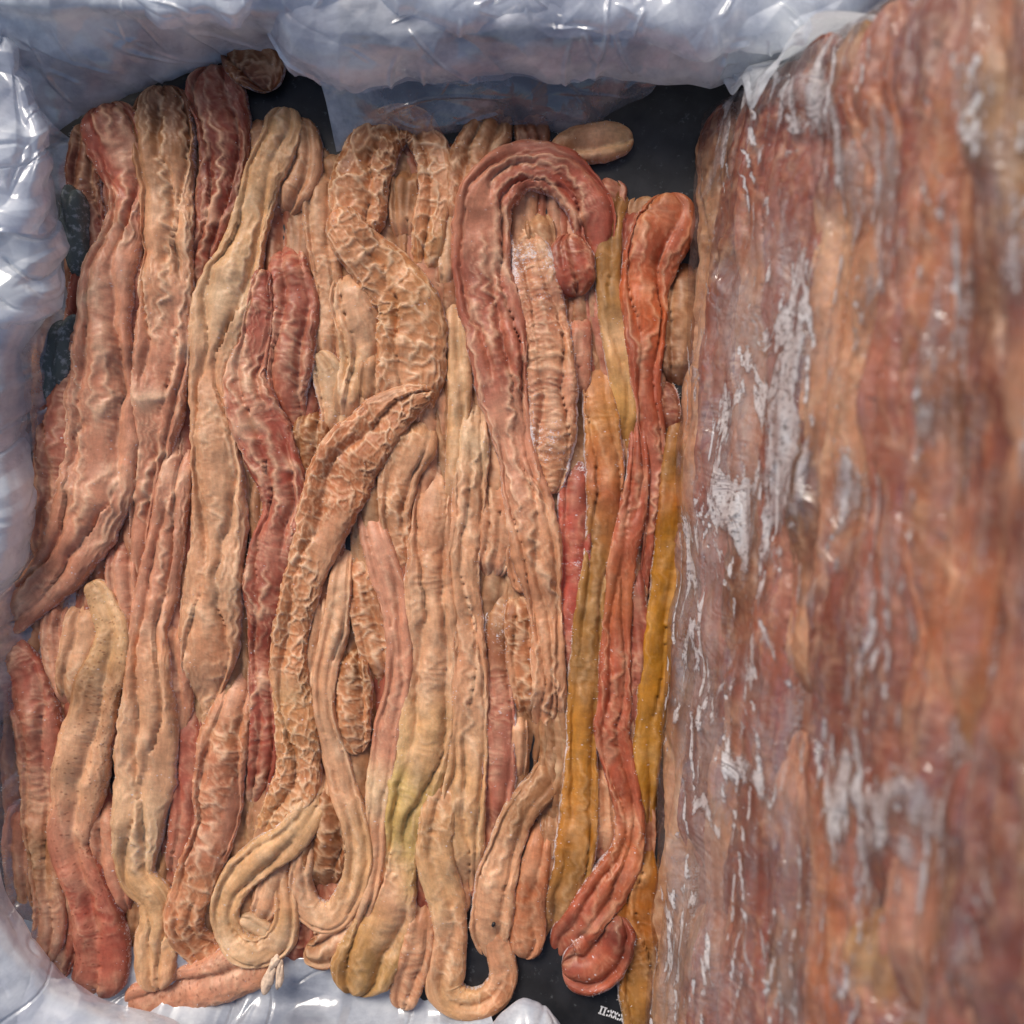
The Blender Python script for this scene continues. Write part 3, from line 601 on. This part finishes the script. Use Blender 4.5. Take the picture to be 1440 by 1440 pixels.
 (4, 'smooth orange strip at the bottom, right of the twisted brown strip', [(768,1150,26),(754,1220,36),(743,1290,46),(741,1335,46),(734,1358,32)], [OTAN,ORNG,OTAN], dict(l=.4,nf=1)),
 (3, 'slim brown strip between the orange strip and the ochre strip', [(776,1130,22),(770,1220,26),(763,1300,22)], [BROWN,OTAN], dict(l=.3,f=.3)),
 (5, 'long ochre strip right of the frosted red strip, smooth and velvety', [(838,488,24),(842,540,40),(848,610,48),(852,680,50),(850,740,46),(840,800,40),(830,860,40),(825,930,44),(822,1000,44),(818,1070,42),(816,1140,50),(808,1210,54),(795,1270,48),(780,1322,32),(770,1348,14)], [OTAN,(186,124,62),ORNG,OCH,OCH,OCH,(176,118,44),(168,110,40),OCH,BROWN], dict(l=.35,r=0,c=.25,nf=2,f=.3)),
 (4, 'tan strip rising to a bend at the top right, left of the orange strip', [(905,262,28),(882,256,38),(862,290,36),(857,340,34),(858,400,34),(866,460,38),(878,520,42),(881,580,36),(877,632,22),(872,660,10)], [BROWN,OCH,OCH,TANY,(184,136,72),OCH], dict(l=.2,r=0,c=.15,nf=1,f=.3)),
 (3, 'red brown fold between the bent tan strip and the orange strip at the top right', [(902,278,46),(888,330,40),(882,400,24)], [RED,RED], dict(l=.5)),
 (6, 'vivid orange red strip at the top right, wide above and thin below', [(938,264,62),(941,300,76),(923,345,78),(908,400,64),(908,450,58),(908,505,48),(911,550,34),(918,600,34),(925,650,28),(922,710,24),(915,780,20),(908,845,16)], [ORNG,ROR,(188,96,52),ROR,ROR,DPINK,ROR,RED], dict(l=.55,nf=2,r=0)),
 (6, 'long smooth orange red strip curving to the bottom right', [(895,560,20),(899,620,24),(898,670,30),(888,730,38),(876,790,36),(870,850,38),(866,920,42),(865,980,44),(862,1030,48),(872,1080,44),(884,1130,38),(888,1170,38),(876,1215,50),(850,1257,58),(822,1295,54),(798,1330,50),(784,1360,36)], [DPINK,ROR,ROR,ORNG,ROR,ROR,ROR,ORNG,ROR,RED], dict(l=.5,r=0,c=.2,nf=2,f=.2)),
 (5, 'thick rounded orange red end at the very bottom, below the curving strip', [(872,1285,44),(854,1332,72),(820,1364,86),(788,1366,70)], [DRED,ROR,ROR,RED], dict(l=.45,r=0,c=.35,nf=2,th=.44,f=.3)),
 (3, 'plain tan orange strip enclosed by the bend of the curving orange red strip', [(850,1070,24),(853,1140,40),(853,1195,38),(845,1225,20)], [OTAN,OTAN], dict(l=.2)),
 (4, 'thin dark red strip left of the mustard strip', [(890,775,24),(897,840,24),(902,900,28),(901,960,26),(894,1025,18),(890,1060,12)], [RED,RED,DPINK], dict(l=.4,f=.3)),
 (4, 'short frosted dark red strip right of the thin end of the orange strip', [(936,520,22),(941,570,34),(943,622,24)], [DRED,RED], dict(c=.5,f=.45)),
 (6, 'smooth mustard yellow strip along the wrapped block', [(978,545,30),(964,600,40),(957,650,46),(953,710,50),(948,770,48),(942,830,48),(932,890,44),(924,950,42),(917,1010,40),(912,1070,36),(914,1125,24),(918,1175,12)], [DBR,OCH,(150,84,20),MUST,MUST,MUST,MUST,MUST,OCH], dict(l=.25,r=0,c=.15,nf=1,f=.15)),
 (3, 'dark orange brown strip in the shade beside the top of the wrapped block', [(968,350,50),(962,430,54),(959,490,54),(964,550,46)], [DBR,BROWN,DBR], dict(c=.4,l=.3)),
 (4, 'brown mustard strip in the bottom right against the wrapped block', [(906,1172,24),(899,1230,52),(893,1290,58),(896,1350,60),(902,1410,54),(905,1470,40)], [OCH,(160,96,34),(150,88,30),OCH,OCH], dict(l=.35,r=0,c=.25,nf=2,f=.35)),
]
fld = Field(-900, 400, -860, 760)
# the lower layer of the frozen mass, seen only down the gaps
R1 = random.Random(3); UV_, UF_, UA_, nv_ = [], [], [], 0
for k_ in range(20):
    cx = 62 + k_ * 44.5; top_ = R1.uniform(165, 215) + (60 if k_ > 16 else 0); bot_ = R1.uniform(1335, 1375)
    if k_ == 0: top_, bot_ = 420, 1300
    cx2 = cx - (40 if k_ < 3 else 0) - (24 if k_ > 16 else 0)
    pts = []; yy = top_; ph = R1.uniform(0, 6)
    while yy < bot_:
        f = (yy - top_) / (bot_ - top_)
        pts.append((cx + (cx2 - cx) * f + 12 * math.sin(yy / 120 + ph), yy, R1.uniform(48, 66))); yy += R1.uniform(60, 100)
    cc = [R1.choice([BROWN, OTAN, DPINK, BROWN, RED]) for _ in range(4)]
    V_, F_, at = strip(fld, pts, cc, dict(l=.5, r=.3, c=.4, nf=2, f=.3, th=.5, lift=-16, tf=.85), 300 + k_, ds=4.5, hair=.5)
    UV_.append(V_); UF_.append(F_ + nv_); UA_.append(at); nv_ += len(V_)
ul = mesh_obj('frozen_under_layer', np.vstack(UV_), np.vstack(UF_), M_MEAT, attrs={k: (UA_[0][k][0], np.vstack([a_[k][1] for a_ in UA_])) for k in UA_[0]})
tag(ul, 'dark brown frozen mass of meat seen down the gaps between the strips', 'frozen meat', kind='stuff')
order = sorted(range(len(ST)), key=lambda i: ST[i][0])
made = []
REAL_START = ('hanging straight down', 'broad netted tan', 'straight tan strip second', 'wide salmon', 'crosswise', 'red strip at the top left', 'netted knob', 'long yellowish', 'bulging tan', 'oval tan', 'vivid orange', 'cream torn', 'thick rounded', 'crumpled dark red', 'pitted olive', 'netted diagonal', 'crossing diagonally', 'dark red strip at the left')
REAL_END = ('wide salmon', 'large netted tan loop', 'dark mouthed ring', 'makes a sharp kink', 'pitted olive', 'crosswise', 'netted knob', 'foot curling', 'wide smooth foot', 'tan finger', 'crumpled dark red', 'crinkled brown', 'small orange tan tongue', 'oval tan', 'deeply netted lobe', 'thick rounded', 'smooth orange strip at', 'plump lobe', 'cream torn', 'bends', 'brown mustard', 'ribbed strip behind', 'orange tan lump', 'bright pink strip showing')
for q in ST:
    q[4].setdefault('si', (0 if any(k in q[1] for k in REAL_START) else 24, 0 if any(k in q[1] for k in REAL_END) else 20))
for i in order:
    lay, lab, pts, cols, tex = ST[i]
    if pts[0][1] < 210 and tex['si'][0] == 0: pts = [(pts[0][0] + .2 * (pts[0][0] - pts[1][0]), pts[0][1] - 10, pts[0][2])] + pts[1:]
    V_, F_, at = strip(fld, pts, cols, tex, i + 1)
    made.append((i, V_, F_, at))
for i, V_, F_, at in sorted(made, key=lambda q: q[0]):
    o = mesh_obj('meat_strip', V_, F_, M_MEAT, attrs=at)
    tag(o, ST[i][1], 'meat strip', GRP)

# ------------------------------------------------------------------ the wrapped frozen block leaning at the right
blk = tag(empty('frozen_meat_block', (0, 0, 0)), 'big frozen block of meat strips in frosty plastic wrap leaning steeply at the right', 'frozen block')
ea_ = np.array([.058, .998, 0]); ea_ /= np.linalg.norm(ea_)
eb_ = np.array([.385, 0, .923]); eb_ -= ea_ * (eb_ @ ea_); eb_ /= np.linalg.norm(eb_)
en_ = np.cross(-ea_, eb_)
O_ = np.array([284., 584., 0.])
def WB(x, y, z):
    p = O_ + np.asarray(x)[..., None] * (-ea_) + np.asarray(y)[..., None] * eb_ + np.asarray(z)[..., None] * en_
    return p * S
# core: rounded frosted slab
bl, bh, bt = 1480., 640., 215.
def core():
    na, nb = 220, 120
    # closed loop section round the slab (y, z) swept along x
    per = []
    def arc(cy, cz, r, a0, a1, k): 
        for a in np.linspace(a0, a1, k): per.append((cy + r * math.cos(a), cz + r * math.sin(a)))
    r = 42.
    arc(r, -r, r, math.pi, math.pi / 2, 14); 
    for yy in np.linspace(r, bh - r, 70)[1:-1]: per.append((yy, 0.))
    arc(bh - r, -r, r, math.pi / 2, 0, 10); arc(bh - r, -bt + r, r, 0, -math.pi / 2, 6); arc(r, -bt + r, r, -math.pi / 2, -math.pi, 6)
    per = np.array(per); m = len(per)
    xs = np.r_[np.linspace(0, 40, 14), np.linspace(48, bl, na)]
    inset = np.where(xs < 40, 40 - np.sqrt(np.clip(1600 - (40 - xs) ** 2, 0, None)), 0)
    cen = np.array([bh / 2, -bt / 2])
    X = np.repeat(xs[:, None], m, 1); 
    sy = 1 - inset / (bh / 2); sz = 1 - inset / (bt / 2)
    Y = cen[0] + (per[None, :, 0] - cen[0]) * sy[:, None]; Z = cen[1] + (per[None, :, 1] - cen[1]) * sz[:, None]
    q = np.linspace(0, 1, m)[None] * 60
    d = 7 * pn(X / 120, q / 4, 51) + 3 * pn(X / 35, q / 1.5, 52)
    nrm = np.stack([per[:, 0] - np.clip(per[:, 0], r, bh - r), per[:, 1] - np.clip(per[:, 1], -bt + r, -r)], 1); nrm /= np.linalg.norm(nrm, axis=1, keepdims=True) + 1e-9
    Y = Y + nrm[None, :, 0] * d; Z = Z + nrm[None, :, 1] * d - 3
    # end cap rows
    capf = np.linspace(0, 1, 9)[:-1]
    cx, cy, cz = [], [], []
    for f in capf:
        cx.append(-8 * (1 - f) + X[0] * f + 4 * pn(Y[0] * f / 30, Z[0] * f / 30, 61)); cy.append(cen[0] + (Y[0] - cen[0]) * f); cz.append(cen[1] + (Z[0] - cen[1]) * f)
    X = np.vstack([np.array(cx), X]); Y = np.vstack([np.array(cy), Y]); Z = np.vstack([np.array(cz), Z])
    return X, Y, Z
def ice_mat():
    t = NT('frosty_meat_ice'); co = t.n('TexCoord').outputs['Object']
    st_ = t.noise(t.scale(co, 1, .22, .8), 60, 6, .65, .6)
    n2 = t.noise(co, 240, 4, .7)
    nd = t.n('ValToRGB'); cr = nd.color_ramp; t.set(nd, 0, st_)
    cr.elements[0].position = .30; cr.elements[0].color = (*lin((92, 44, 34)), 1)
    cr.elements[1].position = .72; cr.elements[1].color = (*lin((196, 190, 190)), 1)
    for p_, c_ in ((.42, (150, 84, 52)), (.52, (150, 112, 98)), (.60, (172, 150, 144))):
        e_ = cr.elements.new(p_); e_.color = (*lin(c_), 1)
    c = t.mix(t.rng(n2, .55, .75, 0, .5), nd.outputs[0], (.62, .62, .64, 1))
    p = t.n('BsdfPrincipled'); t.set(p, 'Base Color', c); t.set(p, 'Roughness', .4); t.set(p, 'Normal', t.bump(t.math('ADD', st_, t.math('MULTIPLY', n2, .3)), .5, .002))
    t.t.links.new(p.outputs[0], t.out.inputs[0]); return t.m
M_ICE = ice_mat()
X_, Y_, Z_ = core()
co_ = mesh_obj('ice_core', WB(X_, Y_, Z_).reshape(-1, 3), grid_faces(*X_.shape, True)[:, ::-1], M_ICE, blk)
bf = Field(-60, 1560, -80, 720)
R2 = random.Random(5)
by = -6.0
bc = [[OTAN, BROWN, TAN, OTAN], [DRED, RED, DPINK, RED], [BROWN, ORNG, OTAN, PINK], [RED, DRED, DPINK, BRED], [OTAN, OCH, OTAN, TAN], [ORNG, OTAN, PINK, ORNG], [DRED, RED, DRED, DPINK], [ROR, ORNG, PINK, DPINK], [ORNG, OCH, OTAN, ORNG], [OCH, BROWN, OTAN, DPINK]]
row = 0
while by < 640:
    wd = R2.uniform(56, 92)
    x0 = R2.uniform(-12, 10)
    m1_ = R2.uniform(300, 620); m2_ = R2.uniform(720, 1100); segs = [(x0, m2_), (0, 1490)] if R2.random() < .6 else [(x0, 1490)]
    st = x0
    for a, b in segs:
        if st > b - 120: continue
        pts = []; xx = st; ph = R2.uniform(0, 6)
        while xx < b:
            pts.append((xx, by + wd / 2 + 11 * math.sin(xx / 130 + ph) + R2.uniform(-7, 7), wd * R2.uniform(.8, 1.15))); xx += R2.uniform(70, 110)
        pts.append((b, by + wd / 2, wd * .7))
        pal = bc[(row + (3 if a == 0 else 0)) % len(bc)]
        cc = [R2.choice(pal + pal + [DRED, DRED, RED, DRED, DBR]) for _ in range(10)]
        V_, F_, at = strip(bf, pts, cc, dict(l=.5, r=.15, c=.3, nf=2, th=.36, tf=1.0, f=.12, wet=.6, lift=-3, si=(8, 18)), 200 + row * 7 + int(st) % 7, to_world=WB, photo=False, ds=3.4, hair=0)
        mesh_obj('meat_strip_end' if False else 'meat_strip', V_, F_, M_MEAT, blk, attrs=at)
        st = b + R2.uniform(-10, 40)
    by += wd * .86; row += 1
# tight plastic wrap over the face, the low edge and the far end
wx_, wy_ = np.meshgrid(np.r_[np.linspace(-30, 60, 30), np.linspace(64, 1480, 400)], np.linspace(-40, 650, 230), indexing='ij')
bf.blur(2)
hz = bf.at(wx_, wy_)
h0_ = bf.at(wx_, wy_, bf.H)
bias_ = .10 * np.clip((hz - h0_ - 1) / 9, -.35, 1) + .22 * sst(70, 0, wx_ + .25 * wy_ + 30 * pn(wx_ / 40, wy_ / 60, 71)) - .02 - .09 * sst(70, 10, wy_)
cr_ = np.zeros_like(hz)
for k_, (sc_, am_) in enumerate(((150, 6), (70, 2.5))):
    cr_ += .3 * am_ * facet((wx_ + .3 * wy_) / sc_ / .8, (wy_ - .2 * wx_) / sc_ / .45, 95 + k_)
    a_ = wx_ + 20 * pn(wx_ / 60, wy_ / 60, 80 + k_); b_ = wy_ + .35 * (1 if k_ % 2 else -1) * wx_
    cr_ += am_ * (1 - 2 * np.abs(pn(a_ / (sc_ * 2.6), b_ / sc_, 90 + k_)))
wz = np.maximum(hz, 0) + 7 + np.maximum(cr_, -5)
r_ = 40.
dx = np.clip(34 - wx_, 0, 64); dy = np.clip(24 - wy_, 0, 64)
wz = wz - dx ** 2 / 34 - dy ** 2 / 34
wrap = mesh_obj('plastic_wrap', WB(wx_ + np.clip(dx - 30, 0, 64) * .8 - 6, wy_ + np.clip(dy - 30, 0, 64) * .8 - 6, wz).reshape(-1, 3), grid_faces(*wx_.shape), M_WRAP, blk, attrs={'bias': ('FLOAT', bias_.ravel())})

fx_, fy_ = np.meshgrid(np.linspace(-34, 62, 70), np.linspace(70, 262, 130), indexing='ij')
fz_ = 14 + bf.at((fx_ * 1.3).clip(0, 900), fy_) - np.clip(20 - fx_, 0, 60) ** 2 / 26 + 9 * facet((fx_ + .4 * fy_) / 34, fy_ / 60, 7) + 4 * facet((fx_ - .6 * fy_) / 22, (fy_ + fx_) / 30, 8)
fm_ = 98 - 26 * (1 + pn(fy_ / 34, fy_ * 0, 9)) - 70 * np.abs(fy_ - 165) / 96
fx2 = -34 + (fx_ + 34) / 96 * np.clip(fm_ + 34, 16, None)
tag(mesh_obj('wrap_fold', WB(fx2, fy_, fz_).reshape(-1, 3), grid_faces(*fx_.shape), M_FOLD, blk), label='bunched whitish fold of wrap over the far end of the block')

# ------------------------------------------------------------------ frost crystals on the rims of the strips
P_ = np.vstack([f[0] for f in frost_pts]); Dn = np.vstack([f[1] for f in frost_pts]); Ln = np.concatenate([f[2] for f in frost_pts])
Dn /= np.linalg.norm(Dn, axis=1, keepdims=True)
sdv = np.cross(Dn, rng.normal(size=Dn.shape)); sdv /= np.linalg.norm(sdv, axis=1, keepdims=True)
w0 = rng.uniform(.22, .5, len(P_))[:, None]
b2 = np.cross(Dn, sdv)
tri = np.stack([P_ + sdv * w0, P_ - .5 * sdv * w0 + .87 * b2 * w0, P_ - .5 * sdv * w0 - .87 * b2 * w0, P_ + Dn * Ln[:, None]], 1)
k4 = np.arange(len(P_))[:, None] * 4
ff = np.concatenate([k4 + [0, 1, 3], k4 + [1, 2, 3], k4 + [2, 0, 3]])
fo = mesh_obj('frost_crystals', (tri * S).reshape(-1, 3), ff, M_CRYST, smooth=False)
tag(fo, 'fine white frost hairs fringing the edges of the frozen meat strips', 'frost', kind='stuff')

# ------------------------------------------------------------------ ice lumps, chips and a fleck
def ice_material(name, c, tr, rough):
    t = NT(name); co = t.n('TexCoord').outputs['Object']; n = t.noise(co, 350, 5, .65)
    p = t.n('BsdfPrincipled'); t.set(p, 'Base Color', t.mix(t.rng(n, .50, .66, 0, .45), c, (.70, .72, .74, 1))); t.set(p, 'Roughness', rough)
    t.set(p, 'Transmission Weight', tr); t.set(p, 'IOR', 1.31); t.set(p, 'Normal', t.bump(n, .4, .001))
    t.t.links.new(p.outputs[0], t.out.inputs[0]); return t.m
M_ICED = ice_material('dark_clear_ice', (.12, .14, .13, 1), .35, .15)
M_ICEW = ice_material('white_ice', (.70, .70, .70, 1), .25, .3)
def lump(name, label, cat, px, py, z, rx, ry, rz, ang, mat, seed, rough=.28, n=36, m=22, grp=None):
    a, b = np.meshgrid(np.linspace(0, 2 * np.pi, n, endpoint=False), np.linspace(-np.pi / 2, np.pi / 2, m), indexing='ij')
    x, y, zz = np.cos(a) * np.cos(b), np.sin(a) * np.cos(b), np.sin(b)
    r = 1 + rough * (pn(x * 1.3 + zz, y * 1.3, seed) + .7 * facet(x * 2.2 + zz, y * 2.2 + zz, seed + 2))
    x, y, zz = x * r * rx, y * r * ry, zz * r * rz
    c, s_ = math.cos(ang), math.sin(ang)
    P = W(px - 720 + x * c - y * s_, 720 - py + x * s_ + y * c, z + zz)
    F = grid_faces(m, n, True)
    o = mesh_obj(name, P.transpose(1, 0, 2).reshape(-1, 3), F, mat)
    return tag(o, label, cat, grp)
lump('ice_lump', 'dark speckled ice lump between the film and the top of the leftmost strips', 'ice', 104, 320, 20, 20, 62, 20, .12, M_ICED, 401)
lump('ice_lump', 'smaller dark ice lump below, under the shiny crease of the left film', 'ice', 84, 500, 16, 24, 56, 18, -.25, M_ICED, 407)
for q_ in range(3):
    lump('skin_shred', ['flat cream shred at the right end of the crosswise pitted strip, largest', 'thin cream shred outermost at the end of the crosswise pitted strip', 'tiny cream shred under the open ring beside the larger shreds'][q_], 'meat shred', (380, 396, 388)[q_], (1372, 1368, 1350)[q_], 30, (8, 5, 6)[q_], (22, 20, 11)[q_], 4, (-.3, -.15, -.5)[q_], simple_mat('cream_skin', tuple(lin((214, 186, 160))), .5, .3, 400) if q_ == 0 else bpy.data.materials['cream_skin'], 451 + q_, .3, grp='cream shreds')
sp_ = fld.at(np.array([-26.]), np.array([-580.]), fld.H)[0]
lump('black_fleck', 'tiny black fleck stuck on the twisted brown tan strip near the bottom', 'fleck', 694, 1300, sp_ + 1, 2.6, 4, 2, -.4, M_CRATE, 471, .2, 12, 8)
